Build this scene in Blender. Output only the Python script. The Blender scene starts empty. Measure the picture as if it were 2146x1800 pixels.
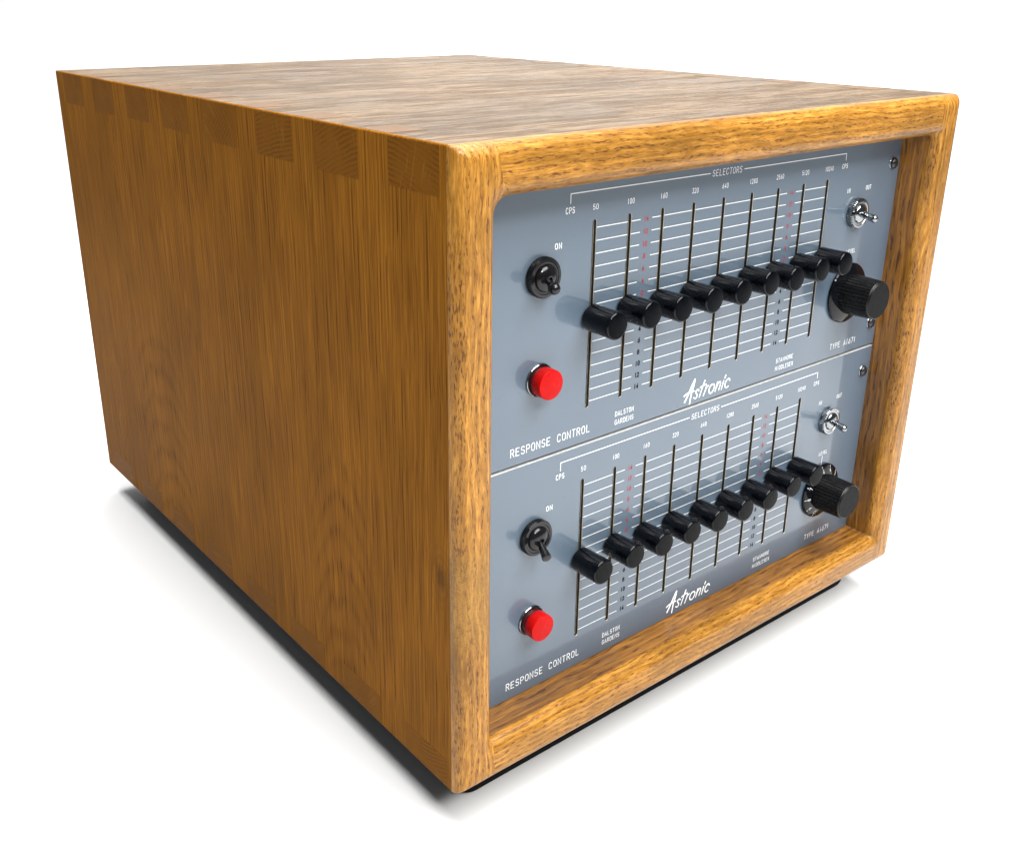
import bpy, bmesh, math, random
from mathutils import Vector, Matrix, Euler

random.seed(7)
sc = bpy.context.scene
COL = sc.collection
MM = 0.001
FLOOR = -0.036          # gap under the case, filled by an added black shadow base

# ------------------------------------------------------------------ camera
cam_d = bpy.data.cameras.new("camera")
cam = bpy.data.objects.new("camera", cam_d)
COL.objects.link(cam)
cam_d.sensor_width = 36.0
cam_d.lens = 36.0 * 2146.5 / 2146.0
cam_d.shift_x = (1073.0 - 1020.76) / 2146.0
cam_d.shift_y = -(900.0 - 807.21) / 2146.0
cam_d.clip_start = 0.01
cam_d.clip_end = 50.0
R_ = ((0.78335242, 0.21799818, -0.58209603),
      (-0.6215496, 0.28364764, -0.73021922),
      (0.0059237, 0.93382055, 0.35769274))
m = Matrix.Identity(4)
for i in range(3):
    for j in range(3):
        m[i][j] = R_[i][j]
m.translation = Vector((-344.597, -459.638, 536.147)) * MM
cam.matrix_world = m
sc.camera = cam

# ------------------------------------------------------------------ view, world
sc.view_settings.view_transform = 'Standard'
sc.view_settings.look = 'None'
sc.view_settings.exposure = 0.0
sc.view_settings.gamma = 1.0
sc.view_settings.use_curve_mapping = False
world = bpy.data.worlds.new("World")
sc.world = world
world.use_nodes = True
wb = world.node_tree.nodes['Background']
wb.inputs[0].default_value = (0.86, 0.93, 1.0, 1)
wb.inputs[1].default_value = 0.14

# ------------------------------------------------------------------ lamps (studio softboxes)
def area(name, loc, target, size, power, color=(1, 1, 1), size_y=None):
    l = bpy.data.lights.new(name, 'AREA')
    l.energy = power
    l.color = color
    l.size = size
    if size_y:
        l.shape = 'RECTANGLE'
        l.size_y = size_y
    o = bpy.data.objects.new(name, l)
    COL.objects.link(o)
    o.location = loc
    o.rotation_euler = (Vector(target) - Vector(loc)).to_track_quat('-Z', 'Y').to_euler()
    return o

ctr = Vector((0.27, 0.0, 0.22))
area("overhead_softbox", (0.45, 0.45, 2.6), (0.45, 0.45, 0), 2.4, 104).data.spread = math.radians(125)
kd = Vector((-0.30, -0.68, 0.67)).normalized()
area("window_light", ctr + kd * 1.7, ctr, 0.28, 15, (1.0, 0.985, 0.95))
fd = Vector((0.10, -0.56, 0.83)).normalized()
area("front_softbox", ctr + fd * 2.2, ctr, 1.4, 92, (1.0, 0.99, 0.97))
area("backdrop_light", (1.2, 1.3, 2.4), (2.2, 2.4, 0.6), 1.6, 40)


# ------------------------------------------------------------------ object helpers
def link(name, me, mats, parent=None, loc=(0, 0, 0)):
    o = bpy.data.objects.new(name, me)
    if mats is not None:
        if not len(me.materials):
          for mt in (mats if isinstance(mats, (list, tuple)) else [mats]):
            me.materials.append(mt)
    COL.objects.link(o)
    if parent is not None:
        o.parent = parent
    o.location = loc
    return o


def finish(bm, name, smooth=None):
    me = bpy.data.meshes.new(name)
    bmesh.ops.recalc_face_normals(bm, faces=bm.faces)
    bm.to_mesh(me)
    bm.free()
    if smooth is not None:
        me.shade_smooth()
        me.set_sharp_from_angle(angle=math.radians(smooth))
    return me


def thing(name, label, cat, loc=(0, 0, 0), group=None):
    o = bpy.data.objects.new(name, None)
    o.empty_display_size = 0.05
    COL.objects.link(o)
    o.location = loc
    o['label'] = label
    o['category'] = cat
    if group:
        o['group'] = group
    return o


def box(bm, x0, x1, y0, y1, z0, z1):
    v = [bm.verts.new((x, y, z)) for x in (x0, x1) for y in (y0, y1) for z in (z0, z1)]
    for f in ((0, 1, 3, 2), (4, 6, 7, 5), (0, 4, 5, 1), (2, 3, 7, 6), (0, 2, 6, 4), (1, 5, 7, 3)):
        bm.faces.new([v[i] for i in f])


def lathe(profile, n=48, teeth=None):
    """profile: (radius, height) pairs in mm, height measured out of the panel (towards -Y).
    teeth: function (k, angle) -> radius offset in mm for profile point k."""
    bm = bmesh.new()
    rings = []
    for k, (r, h) in enumerate(profile):
        if r < 1e-6:
            rings.append([bm.verts.new((0, -h * MM, 0))])
            continue
        ring = []
        for i in range(n):
            a = 2 * math.pi * i / n
            rr = (r + (teeth(k, i) if teeth else 0)) * MM
            ring.append(bm.verts.new((rr * math.cos(a), -h * MM, rr * math.sin(a))))
        rings.append(ring)
    for a, b in zip(rings, rings[1:]):
        for i in range(n):
            j = (i + 1) % n
            if len(a) == 1 and len(b) == 1:
                continue
            if len(b) == 1:
                bm.faces.new((a[i], a[j], b[0]))
            elif len(a) == 1:
                bm.faces.new((a[0], b[j], b[i]))
            else:
                bm.faces.new((a[i], a[j], b[j], b[i]))
    return bm


# ------------------------------------------------------------------ node helper
class NT:
    def __init__(self, name):
        self.mat = bpy.data.materials.new(name)
        self.mat.use_nodes = True
        self.t = self.mat.node_tree
        self.b = self.t.nodes['Principled BSDF']

    def n(self, typ, **kw):
        nd = self.t.nodes.new(typ)
        for k, v in kw.items():
            setattr(nd, k, v)
        return nd

    def put(self, sock, v):
        if isinstance(v, bpy.types.NodeSocket):
            self.t.links.new(v, sock)
        elif isinstance(v, (tuple, list)):
            sock.default_value = tuple(v) + ((1,) if len(v) == 3 and len(sock.default_value) == 4 else ())
        else:
            sock.default_value = v

    def m(self, op, a, b=0.0, c=0.0, clamp=False):
        nd = self.n('ShaderNodeMath', operation=op, use_clamp=clamp)
        for i, v in enumerate((a, b, c)):
            self.put(nd.inputs[i], v)
        return nd.outputs[0]

    def vm(self, op, a, b=(0, 0, 0)):
        nd = self.n('ShaderNodeVectorMath', operation=op)
        self.put(nd.inputs[0], a)
        self.put(nd.inputs[1], b)
        return nd.outputs[0]

    def comb(self, x, y, z):
        nd = self.n('ShaderNodeCombineXYZ')
        for i, v in enumerate((x, y, z)):
            self.put(nd.inputs[i], v)
        return nd.outputs[0]

    def noise(self, vec, scale=1.0, detail=2.0, rough=0.5, dist=0.0, color=False):
        nd = self.n('ShaderNodeTexNoise')
        self.put(nd.inputs['Vector'], vec)
        nd.inputs['Scale'].default_value = scale
        nd.inputs['Detail'].default_value = detail
        nd.inputs['Roughness'].default_value = rough
        nd.inputs['Distortion'].default_value = dist
        return nd.outputs['Color' if color else 'Fac']

    def rng(self, v, a, b, c=0.0, d=1.0, smooth=True):
        nd = self.n('ShaderNodeMapRange', interpolation_type='SMOOTHSTEP' if smooth else 'LINEAR')
        self.put(nd.inputs[0], v)
        for i, x in enumerate((a, b, c, d)):
            self.put(nd.inputs[i + 1], x)
        return nd.outputs[0]

    def mix(self, f, a, b, mode='MIX'):
        nd = self.n('ShaderNodeMix', data_type='RGBA', blend_type=mode)
        self.put(nd.inputs['Factor'], f)
        self.put(nd.inputs[6], a)
        self.put(nd.inputs[7], b)
        return nd.outputs[2]

    def obj(self):
        return self.n('ShaderNodeTexCoord').outputs['Object']

    def sep(self, v):
        nd = self.n('ShaderNodeSeparateXYZ')
        self.put(nd.inputs[0], v)
        return nd.outputs[0], nd.outputs[1], nd.outputs[2]

    def bump(self, h, dist, strength=1.0):
        nd = self.n('ShaderNodeBump')
        nd.inputs['Strength'].default_value = strength
        nd.inputs['Distance'].default_value = dist
        self.put(nd.inputs['Height'], h)
        return nd.outputs[0]


def simple(name, color, rough=0.5, metallic=0.0, coat=0.0, coat_rough=0.1, wear=0.06, scale=60.0,
           rough_var=0.08, bump=0.0, spec=0.5):
    t = NT(name)
    p = t.obj()
    nz = t.noise(p, scale, 4, 0.6)
    k = t.rng(nz, 0.3, 0.7, 1 - wear, 1 + wear)
    c = t.mix(1.0, tuple(color), t.comb(k, k, k), 'MULTIPLY')
    t.put(t.b.inputs['Base Color'], c)
    t.put(t.b.inputs['Roughness'], t.rng(t.noise(p, scale * 2.3, 3, 0.6), 0.3, 0.7, rough - rough_var, rough + rough_var))
    t.b.inputs['Metallic'].default_value = metallic
    t.b.inputs['Coat Weight'].default_value = coat
    t.b.inputs['Coat Roughness'].default_value = coat_rough
    t.b.inputs['Specular IOR Level'].default_value = spec
    if bump:
        t.put(t.b.inputs['Normal'], t.bump(t.noise(p, scale * 6, 3, 0.6), bump))
    return t.mat


# ------------------------------------------------------------------ oak
OAK_MID = (0.154, 0.056, 0.004)
OAK_LIGHT = (0.290, 0.120, 0.013)
OAK_DARK = (0.048, 0.013, 0.0015)
HONEY_LIT = (1.62, 1.90, 3.2)      # yellower front arris oak, painted paler to stand for the light on it


def oak(name, grain, across, depth, kind='long', seed=0.0, stave=0.062, light=0.0, cath=(), hue=(1, 1, 1)):
    """grain/across/depth: axis indices 0..2 of the board. kind 'long' = fine lines, 'dash' = short pores,
    'bold' = strong dark streaks."""
    t = NT(name)
    P = t.sep(t.obj())
    g, a, q = P[grain], P[across], P[depth]
    g = t.m('ADD', g, seed * 3.1)
    # laminated staves: every stave has its own tone and its own figure
    wob = t.m('MULTIPLY', t.m('SUBTRACT', t.noise(t.comb(g, seed, 0.0), 3.0, 1), 0.5), 0.0)
    st = t.m('FLOOR', t.m('DIVIDE', t.m('ADD', t.m('ADD', a, 0.008 + seed), wob), stave))
    wn = t.n('ShaderNodeTexWhiteNoise', noise_dimensions='1D')
    t.put(wn.inputs['W'], t.m('ADD', st, seed * 17.0 + 0.5))
    rv = wn.outputs['Value']
    so = t.m('MULTIPLY', rv, 7.0)
    # flowing warp of the figure
    wv = t.comb(t.m('MULTIPLY', a, 11.0), t.m('ADD', t.m('MULTIPLY', g, 3.2), so), t.m('MULTIPLY', q, 11.0))
    warp = t.m('SUBTRACT', t.noise(wv, 1.0, 3, 0.55), 0.5)
    wv2 = t.comb(t.m('MULTIPLY', a, 60.0), t.m('ADD', t.m('MULTIPLY', g, 22.0), so), t.m('MULTIPLY', q, 60.0))
    warp2 = t.m('SUBTRACT', t.noise(wv2, 1.0, 2, 0.5), 0.5)
    shift = t.m('ADD', t.m('MULTIPLY', warp, 0.018 if kind != 'long' else 0.012),
                t.m('MULTIPLY', warp2, 0.0045 if kind != 'long' else 0.0016))
    aw = t.m('ADD', a, shift)
    qw = t.m('ADD', q, t.m('MULTIPLY', shift, 0.7))
    ring = t.m('MULTIPLY', t.m('ADD', aw, t.m('MULTIPLY', qw, 0.6)), {'long': 230.0, 'dash': 190.0, 'bold': 160.0}[kind])
    ring = t.m('ADD', ring, so)
    rw = t.m('MULTIPLY_ADD', t.m('SINE', t.m('MULTIPLY', ring, 6.2832)), 0.5, 0.5)
    rw = t.m('POWER', rw, 1.6)
    for (ca, cg, cb, cw, ch) in cath:      # cathedral arches: centre across, foot, curvature, half width, height
        dc = t.m('SUBTRACT', a, ca)
        dg = t.m('SUBTRACT', P[grain], cg)
        par = t.m('ADD', dg, t.m('MULTIPLY', t.m('MULTIPLY', dc, dc), cb))
        par = t.m('ADD', par, t.m('ADD', t.m('MULTIPLY', warp, 0.05), t.m('MULTIPLY', warp2, 0.012)))
        mk = t.m('MULTIPLY', t.rng(t.m('ABSOLUTE', dc), cw * 0.55, cw, 1, 0), t.rng(dg, ch * 0.75, ch * 1.2, 1, 0))
        mk = t.m('MULTIPLY', mk, t.rng(dg, -0.30, -0.15, 0, 1))
        rp = t.m('POWER', t.m('MULTIPLY_ADD', t.m('SINE', t.m('MULTIPLY', par, 6.2832 * 34.0)), 0.5, 0.5), 2.2)
        rp = t.m('MULTIPLY', rp, 1.05)
        rw = t.m('ADD', t.m('MULTIPLY', rw, t.m('SUBTRACT', 1.0, mk)), t.m('MULTIPLY', rp, mk))
    # fibre
    fa, fg = {'long': (1100.0, 10.0), 'dash': (720.0, 70.0), 'bold': (600.0, 24.0)}[kind]
    fv = t.comb(t.m('MULTIPLY', aw, fa), t.m('ADD', t.m('MULTIPLY', g, fg), so), t.m('MULTIPLY', qw, fa))
    fib = t.noise(fv, 1.0, 3, 0.6)
    fv2 = t.comb(t.m('MULTIPLY', aw, fa * 0.3), t.m('ADD', t.m('MULTIPLY', g, fg * 0.35), so), t.m('MULTIPLY', qw, fa * 0.3))
    fib2 = t.noise(fv2, 1.0, 3, 0.6)
    # pores: dark dashes in the early wood
    pa, pg = {'long': (900.0, 13.0), 'dash': (1050.0, 185.0), 'bold': (620.0, 60.0)}[kind]
    pv = t.comb(t.m('MULTIPLY', aw, pa), t.m('ADD', t.m('MULTIPLY', g, pg), t.m('MULTIPLY', so, 3.0)), t.m('MULTIPLY', qw, pa))
    pn = t.noise(pv, 1.0, 1.5, 0.5)
    pore = t.rng(pn, {'long': 0.53, 'dash': 0.525, 'bold': 0.52}[kind], {'long': 0.64, 'dash': 0.62, 'bold': 0.63}[kind])
    pore = t.m('MULTIPLY', pore, t.m('MULTIPLY_ADD', rw, 0.75, 0.25 if kind == 'dash' else 0.35))
    broad = t.noise(t.comb(t.m('MULTIPLY', a, 16.0), t.m('MULTIPLY', g, 7.0), t.m('MULTIPLY', q, 16.0)), 1.0, 2, 0.5)

    mid = tuple(x * (1 + 0.30 * light) * h for x, h in zip(OAK_MID, hue))
    lig = tuple(x * (1 + 0.28 * light) * h for x, h in zip(OAK_LIGHT, hue))
    c = t.mix(t.rng(fib, 0.30, 0.72), mid, lig)
    c = t.mix(t.m('MULTIPLY', t.rng(fib2, 0.35, 0.68), {'long': 0.26, 'dash': 0.58, 'bold': 0.55}[kind]), c, tuple(x * 0.62 for x in mid))
    c = t.mix(t.m('MULTIPLY', rw, {'long': 0.14, 'dash': 0.42, 'bold': 0.45}[kind]), c, tuple(x * 0.60 for x in mid))
    c = t.mix(t.m('MULTIPLY', pore, {'long': 0.62, 'dash': 0.86, 'bold': 0.84}[kind]), c, tuple(x * h for x, h in zip(OAK_DARK, hue)))
    k = t.m('MULTIPLY', t.rng(broad, 0.3, 0.7, *((0.90, 1.10) if kind == 'long' else (0.76, 1.20))), t.rng(rv, 0, 1, 0.96, 1.04, False))
    c = t.mix(1.0, c, t.comb(k, k, k), 'MULTIPLY')
    return t, P, c, pore, fib


def oak_finish(t, c, pore, fib, rough=0.42, coat=0.55, coat_rough=0.16, bump=0.00006, spec=0.5):
    t.b.inputs['Specular IOR Level'].default_value = spec
    t.put(t.b.inputs['Base Color'], c)
    t.put(t.b.inputs['Roughness'], t.rng(fib, 0.3, 0.7, rough - 0.06, rough + 0.10))
    t.b.inputs['Coat Weight'].default_value = coat
    t.b.inputs['Coat Roughness'].default_value = coat_rough
    t.b.inputs['Coat Tint'].default_value = (1.0, 0.97, 0.92, 1)
    h = t.m('SUBTRACT', t.m('MULTIPLY', fib, 0.5), pore)
    nb = t.bump(h, bump)
    t.put(t.b.inputs['Normal'], nb)
    t.put(t.b.inputs['Coat Normal'], t.bump(h, bump * 0.6))
    return t.mat


# side board face: vertical grain, two cathedral figures and a small knot near the front
t, P, c, pore, fib = oak('oak_side', 2, 1, 0, 'long', 0.0, 0.0875,
                         cath=((0.500, 0.03, 14.0, 0.080, 0.19), (0.152, 0.05, 26.0, 0.055, 0.16)))
dy = t.m('DIVIDE', t.m('SUBTRACT', P[1], 0.0205), 0.0046)
dz = t.m('DIVIDE', t.m('SUBTRACT', P[2], 0.1725), 0.0080)
rk = t.m('SQRT', t.m('ADD', t.m('MULTIPLY', dy, dy), t.m('MULTIPLY', dz, dz)))
rk = t.m('ADD', rk, t.m('MULTIPLY', t.m('SUBTRACT', t.noise(t.comb(P[0], P[1], P[2]), 260, 3, 0.6), 0.5), 0.9))
c = t.mix(t.rng(rk, 0.3, 1.4, 0.55, 0.0), c, (0.030, 0.014, 0.006))
halo = t.m('MULTIPLY', t.rng(rk, 0.8, 4.5, 1, 0), t.m('MULTIPLY_ADD', t.m('SINE', t.m('MULTIPLY', rk, 7.0)), 0.25, 0.25))
c = t.mix(halo, c, (0.12, 0.055, 0.014))
M_SIDE = oak_finish(t, c, pore, fib, rough=0.6, coat=0.0, coat_rough=0.22, spec=0.03)

# front arris of the side boards: short pores, a burl part of the way down
t, P, c, pore, fib = oak('oak_post_front', 2, 0, 1, 'dash', 0.35, 0.30, hue=HONEY_LIT)
zz = t.m('SUBTRACT', P[2], 0.160)
zm = t.rng(t.m('ABSOLUTE', zz), 0.018, 0.050, 1, 0)
zm = t.m('MULTIPLY', zm, t.rng(P[0], 0.10, 0.12, 1, 0))
bw = t.n('ShaderNodeTexNoise')
t.put(bw.inputs['Vector'], t.comb(t.m('MULTIPLY', P[0], 38), t.m('MULTIPLY', P[1], 38), t.m('MULTIPLY', P[2], 75)))
bw.inputs['Distortion'].default_value = 2.4
bw.inputs['Detail'].default_value = 4
burl = t.mix(t.rng(bw.outputs['Fac'], 0.35, 0.65), (0.19, 0.095, 0.020), (0.36, 0.21, 0.050))
burl = t.mix(t.rng(bw.outputs['Fac'], 0.60, 0.66, 0.0, 0.5), burl, (0.10, 0.05, 0.02))
c = t.mix(t.m('MULTIPLY', zm, 0.36), c, burl)
M_POST = oak_finish(t, c, pore, fib, rough=0.36, coat=0.28, coat_rough=0.09, spec=0.10, bump=0.00009)

t, P, c, pore, fib = oak('oak_rail_front', 0, 2, 1, 'dash', 0.8, 0.30, hue=HONEY_LIT)
M_RAIL = oak_finish(t, c, pore, fib, rough=0.36, coat=0.28, coat_rough=0.09, spec=0.10, bump=0.00009)

t, P, c, pore, fib = oak('oak_top', 0, 1, 2, 'bold', 0.55, 0.072, light=-1.0, hue=(0.95, 1.32, 3.2))
sa = t.noise(t.comb(t.m('MULTIPLY', P[0], 22.0), t.m('MULTIPLY', P[1], 280.0), 0.3), 1.0, 5, 0.68, 0.6)
sb = t.noise(t.comb(t.m('MULTIPLY', P[0], 5.0), t.m('MULTIPLY', P[1], 34.0), 4.3), 1.0, 3, 0.55, 1.4)
stk = t.m('MULTIPLY_ADD', sb, 0.34, t.m('MULTIPLY', sa, 0.66))
c = t.mix(t.rng(stk, 0.42, 0.56, 0.75, 0.0), c, (0.050, 0.026, 0.010))
M_TOP = oak_finish(t, c, t.m('ADD', pore, t.rng(stk, 0.40, 0.54, 1.2, 0.0)), fib, rough=0.5, coat=0.44, coat_rough=0.15, bump=0.00026, spec=0.12)
t.put(t.b.inputs['Coat Weight'], t.rng(stk, 0.40, 0.58, 0.10, 0.46))

t, P, c, pore, fib = oak('oak_bottom_inner', 0, 1, 2, 'bold', 0.15, 0.40, light=0.2, hue=(1.05, 1.12, 1.4))
M_BOTIN = oak_finish(t, c, pore, fib, rough=0.42)

t, P, c, pore, fib = oak('oak_side_inner', 2, 1, 0, 'bold', 1.25, 0.30, light=0.2, hue=(1.05, 1.12, 1.4))
M_SIDEIN = oak_finish(t, c, pore, fib, rough=0.42)


def end_grain(name, seed, cx, cz, flip, tone=(1, 1, 1)):
    """end grain: curved growth rings and fine rays"""
    t = NT(name)
    P = t.sep(t.obj())
    a, b = (P[1], P[2]) if flip else (P[1], P[0])
    info = t.n('ShaderNodeObjectInfo').outputs['Random']
    ox = t.m('MULTIPLY_ADD', info, 0.16, cx)
    oz = t.m('MULTIPLY_ADD', t.m('FRACT', t.m('MULTIPLY', info, 7.3)), 0.10, cz)
    da, db = t.m('SUBTRACT', a, ox), t.m('SUBTRACT', b, oz)
    nz = t.noise(t.comb(P[0], P[1], P[2]), 55, 3, 0.5)
    rr = t.m('SQRT', t.m('ADD', t.m('MULTIPLY', da, da), t.m('MULTIPLY', db, db)))
    rr2 = t.m('ADD', rr, t.m('MULTIPLY', nz, 0.004))
    ring = t.m('POWER', t.m('MULTIPLY_ADD', t.m('SINE', t.m('MULTIPLY', rr2, 1900.0)), 0.5, 0.5), 1.5)
    ang = t.m('ARCTAN2', da, db)
    ray = t.noise(t.comb(t.m('MULTIPLY', ang, 150.0), t.m('MULTIPLY', rr, 30.0), 0.0), 1.0, 2, 0.5)
    spk = t.noise(t.comb(P[0], P[1], P[2]), 1400, 2, 0.6)
    big = t.noise(t.comb(P[0], P[1], P[2]), 38, 3, 0.6)
    c = t.mix(t.rng(spk, 0.35, 0.65), tuple(x * h for x, h in zip((0.146, 0.054, 0.004), tone)), tuple(x * h for x, h in zip((0.186, 0.073, 0.006), tone)))
    c = t.mix(t.m('MULTIPLY', ring, t.rng(big, 0.35, 0.65, 0.05, 0.46)), c, (0.066, 0.022, 0.002))
    c = t.mix(t.rng(ray, 0.60, 0.70, 0.0, 0.30), c, (0.30, 0.135, 0.02))
    t.put(t.b.inputs['Base Color'], c)
    t.b.inputs['Roughness'].default_value = 0.45
    t.b.inputs['Specular IOR Level'].default_value = 0.02
    t.b.inputs['Coat Weight'].default_value = 0.0
    t.b.inputs['Coat Roughness'].default_value = 0.22
    t.put(t.b.inputs['Normal'], t.bump(t.m('ADD', ring, spk), 0.00004))
    return t.mat


M_END = end_grain('oak_end_grain', 1.0, -0.02, 0.05, True)
M_END_TOP = end_grain('oak_end_grain_top', 2.0, -0.02, 0.02, False, (0.62, 0.72, 1.4))
M_END_TOP.node_tree.nodes['Principled BSDF'].inputs['Coat Weight'].default_value = 0.34
M_END_TOP.node_tree.nodes['Principled BSDF'].inputs['Coat Roughness'].default_value = 0.16


# ------------------------------------------------------------------ other materials
def paint_grey():
    t = NT('grey_stove_enamel')
    p = t.obj()
    br = t.noise(p, 7, 3, 0.5)
    c = t.mix(t.rng(br, 0.35, 0.65), (0.070, 0.101, 0.138), (0.077, 0.108, 0.144))
    spk = t.noise(p, 420, 1, 0.4)
    sp2 = t.noise(p, 9, 2, 0.5)
    dirt = t.m('MULTIPLY', t.rng(spk, 0.735, 0.77), t.rng(sp2, 0.5, 0.6))
    c = t.mix(t.m('MULTIPLY', dirt, 0.5), c, (0.04, 0.05, 0.06))
    t.put(t.b.inputs['Base Color'], c)
    t.b.inputs['Roughness'].default_value = 0.42
    t.b.inputs['Coat Weight'].default_value = 0.55
    sm = t.noise(p, 14, 4, 0.6)
    t.put(t.b.inputs['Coat Roughness'], t.rng(sm, 0.35, 0.7, 0.035, 0.10))
    t.b.inputs['Coat IOR'].default_value = 1.55
    t.put(t.b.inputs['Coat Normal'], t.bump(t.noise(p, 320, 2, 0.5), 0.0000025))
    return t.mat


M_PAINT = paint_grey()
M_EDGE = simple('bare_aluminium_edge', (0.55, 0.55, 0.54), 0.45, 0.15, wear=0.12, scale=300)
M_SLOTWALL = simple('slot_wall', (0.055, 0.05, 0.045), 0.5, 0.3, wear=0.3, scale=200)
M_TRIM = simple('worn_brass_edge', (0.50, 0.45, 0.34), 0.40, 0.35, wear=0.35, scale=160)
M_BLACKIN = simple('dark_interior', (0.006, 0.006, 0.006), 0.8)
M_WHITE = simple('white_engraving', (0.78, 0.79, 0.79), 0.5, wear=0.04, scale=400)
M_RED = simple('red_engraving', (0.30, 0.007, 0.012), 0.5, wear=0.10, scale=500)
M_BLK = simple('black_engraving', (0.003, 0.004, 0.008), 0.6, spec=0.1)
M_BAKE = simple('black_bakelite', (0.002, 0.0025, 0.004), 0.05, spec=0.20, rough_var=0.05, scale=130, wear=0.2)
M_BAKE_MATT = simple('black_bakelite_face', (0.0015, 0.002, 0.003), 0.22, spec=0.03, rough_var=0.06, scale=200, wear=0.2)
M_BAKE_LOW = simple('grey_worn_bakelite_face', (0.0075, 0.008, 0.008), 0.42, spec=0.03, rough_var=0.05, scale=200, wear=0.12)
M_FLUTE = simple('black_fluted_plastic', (0.003, 0.003, 0.003), 0.30, spec=0.25, rough_var=0.06, scale=160, wear=0.2)
M_CHROME = simple('chrome', (0.27, 0.285, 0.30), 0.05, 1.0, rough_var=0.04, wear=0.06, scale=120)
M_BLACKNUT = simple('black_enamelled_metal', (0.005, 0.005, 0.006), 0.15, spec=0.35, rough_var=0.05, wear=0.2, scale=150)
M_STEEL = simple('dark_plated_steel', (0.045, 0.047, 0.05), 0.22, 0.7, rough_var=0.06, wear=0.2, scale=200)
M_WASHER = simple('plated_washer', (0.30, 0.30, 0.29), 0.25, 0.9, scale=200)
M_CAP = simple('red_plastic', (0.38, 0.0028, 0.0022), 0.26, spec=0.08, rough_var=0.05, wear=0.05, scale=70)
M_NECK = simple('dark_red_neck', (0.030, 0.004, 0.006), 0.35)
M_BRASS = simple('brass_grub_screw', (0.34, 0.17, 0.07), 0.40, 0.8, scale=400, wear=0.3)
M_SHADOW_BASE = simple('shadow_base_black', (0.004, 0.004, 0.004), 0.9, spec=0.1)  # only for the added base that darkens the contact line
M_UNDER = simple('shade_black_underside', (0.02, 0.014, 0.008), 0.75)  # painted near black so the shade under the case gets no bounce

# ------------------------------------------------------------------ the setting: one white studio sweep
def build_sweep():
    t = NT('white_paper')
    p = t.obj()
    k = t.rng(t.noise(p, 3, 2), 0.3, 0.7, 0.63, 0.65)
    t.put(t.b.inputs['Base Color'], t.comb(k, k, k))
    t.b.inputs['Roughness'].default_value = 0.9
    t.b.inputs['Specular IOR Level'].default_value = 0.15
    bm = bmesh.new()
    # profile along the direction away from the camera: flat, curve, wall
    ax = Vector((0.62, 0.785, 0)).normalized()
    px = Vector((ax.y, -ax.x, 0))
    prof = [(-5.0, 0.0), (0.0, 0.0), (1.9, 0.0)]
    rad = 0.7
    for i in range(1, 17):
        a = math.pi / 2 * i / 16
        prof.append((1.9 + rad * math.sin(a), rad * (1 - math.cos(a))))
    prof.append((2.6, 4.5))
    rows = []
    for (u, h) in prof:
        rows.append([bm.verts.new(ax * u + px * w + Vector((0, 0, h + FLOOR))) for w in (-7.0, 0.0, 7.0)])
    for r0, r1 in zip(rows, rows[1:]):
        for i in range(2):
            bm.faces.new((r0[i], r0[i + 1], r1[i + 1], r1[i]))
    me = finish(bm, 'ground', 40)
    for pl in me.polygons:
        pass
    o = link('ground', me, t.mat)
    o['kind'] = 'structure'
    return o


build_sweep()

# ------------------------------------------------------------------ wooden case
TL, TR, TT, TB = 30.9, 32.1, 33.1, 32.5       # board thicknesses, mm
W = 485.0 + TL + TR
H, D, RR = 456.7, 706.6, 10.65
PAN_Y = 33.4

case = thing('wooden_case', 'golden brown oak case with rounded front edges and finger jointed corners', 'cabinet',
             (W / 2 * MM, D / 2 * MM, FLOOR))
CASE_OFF = (-W / 2 * MM, -D / 2 * MM, -FLOOR)


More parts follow.
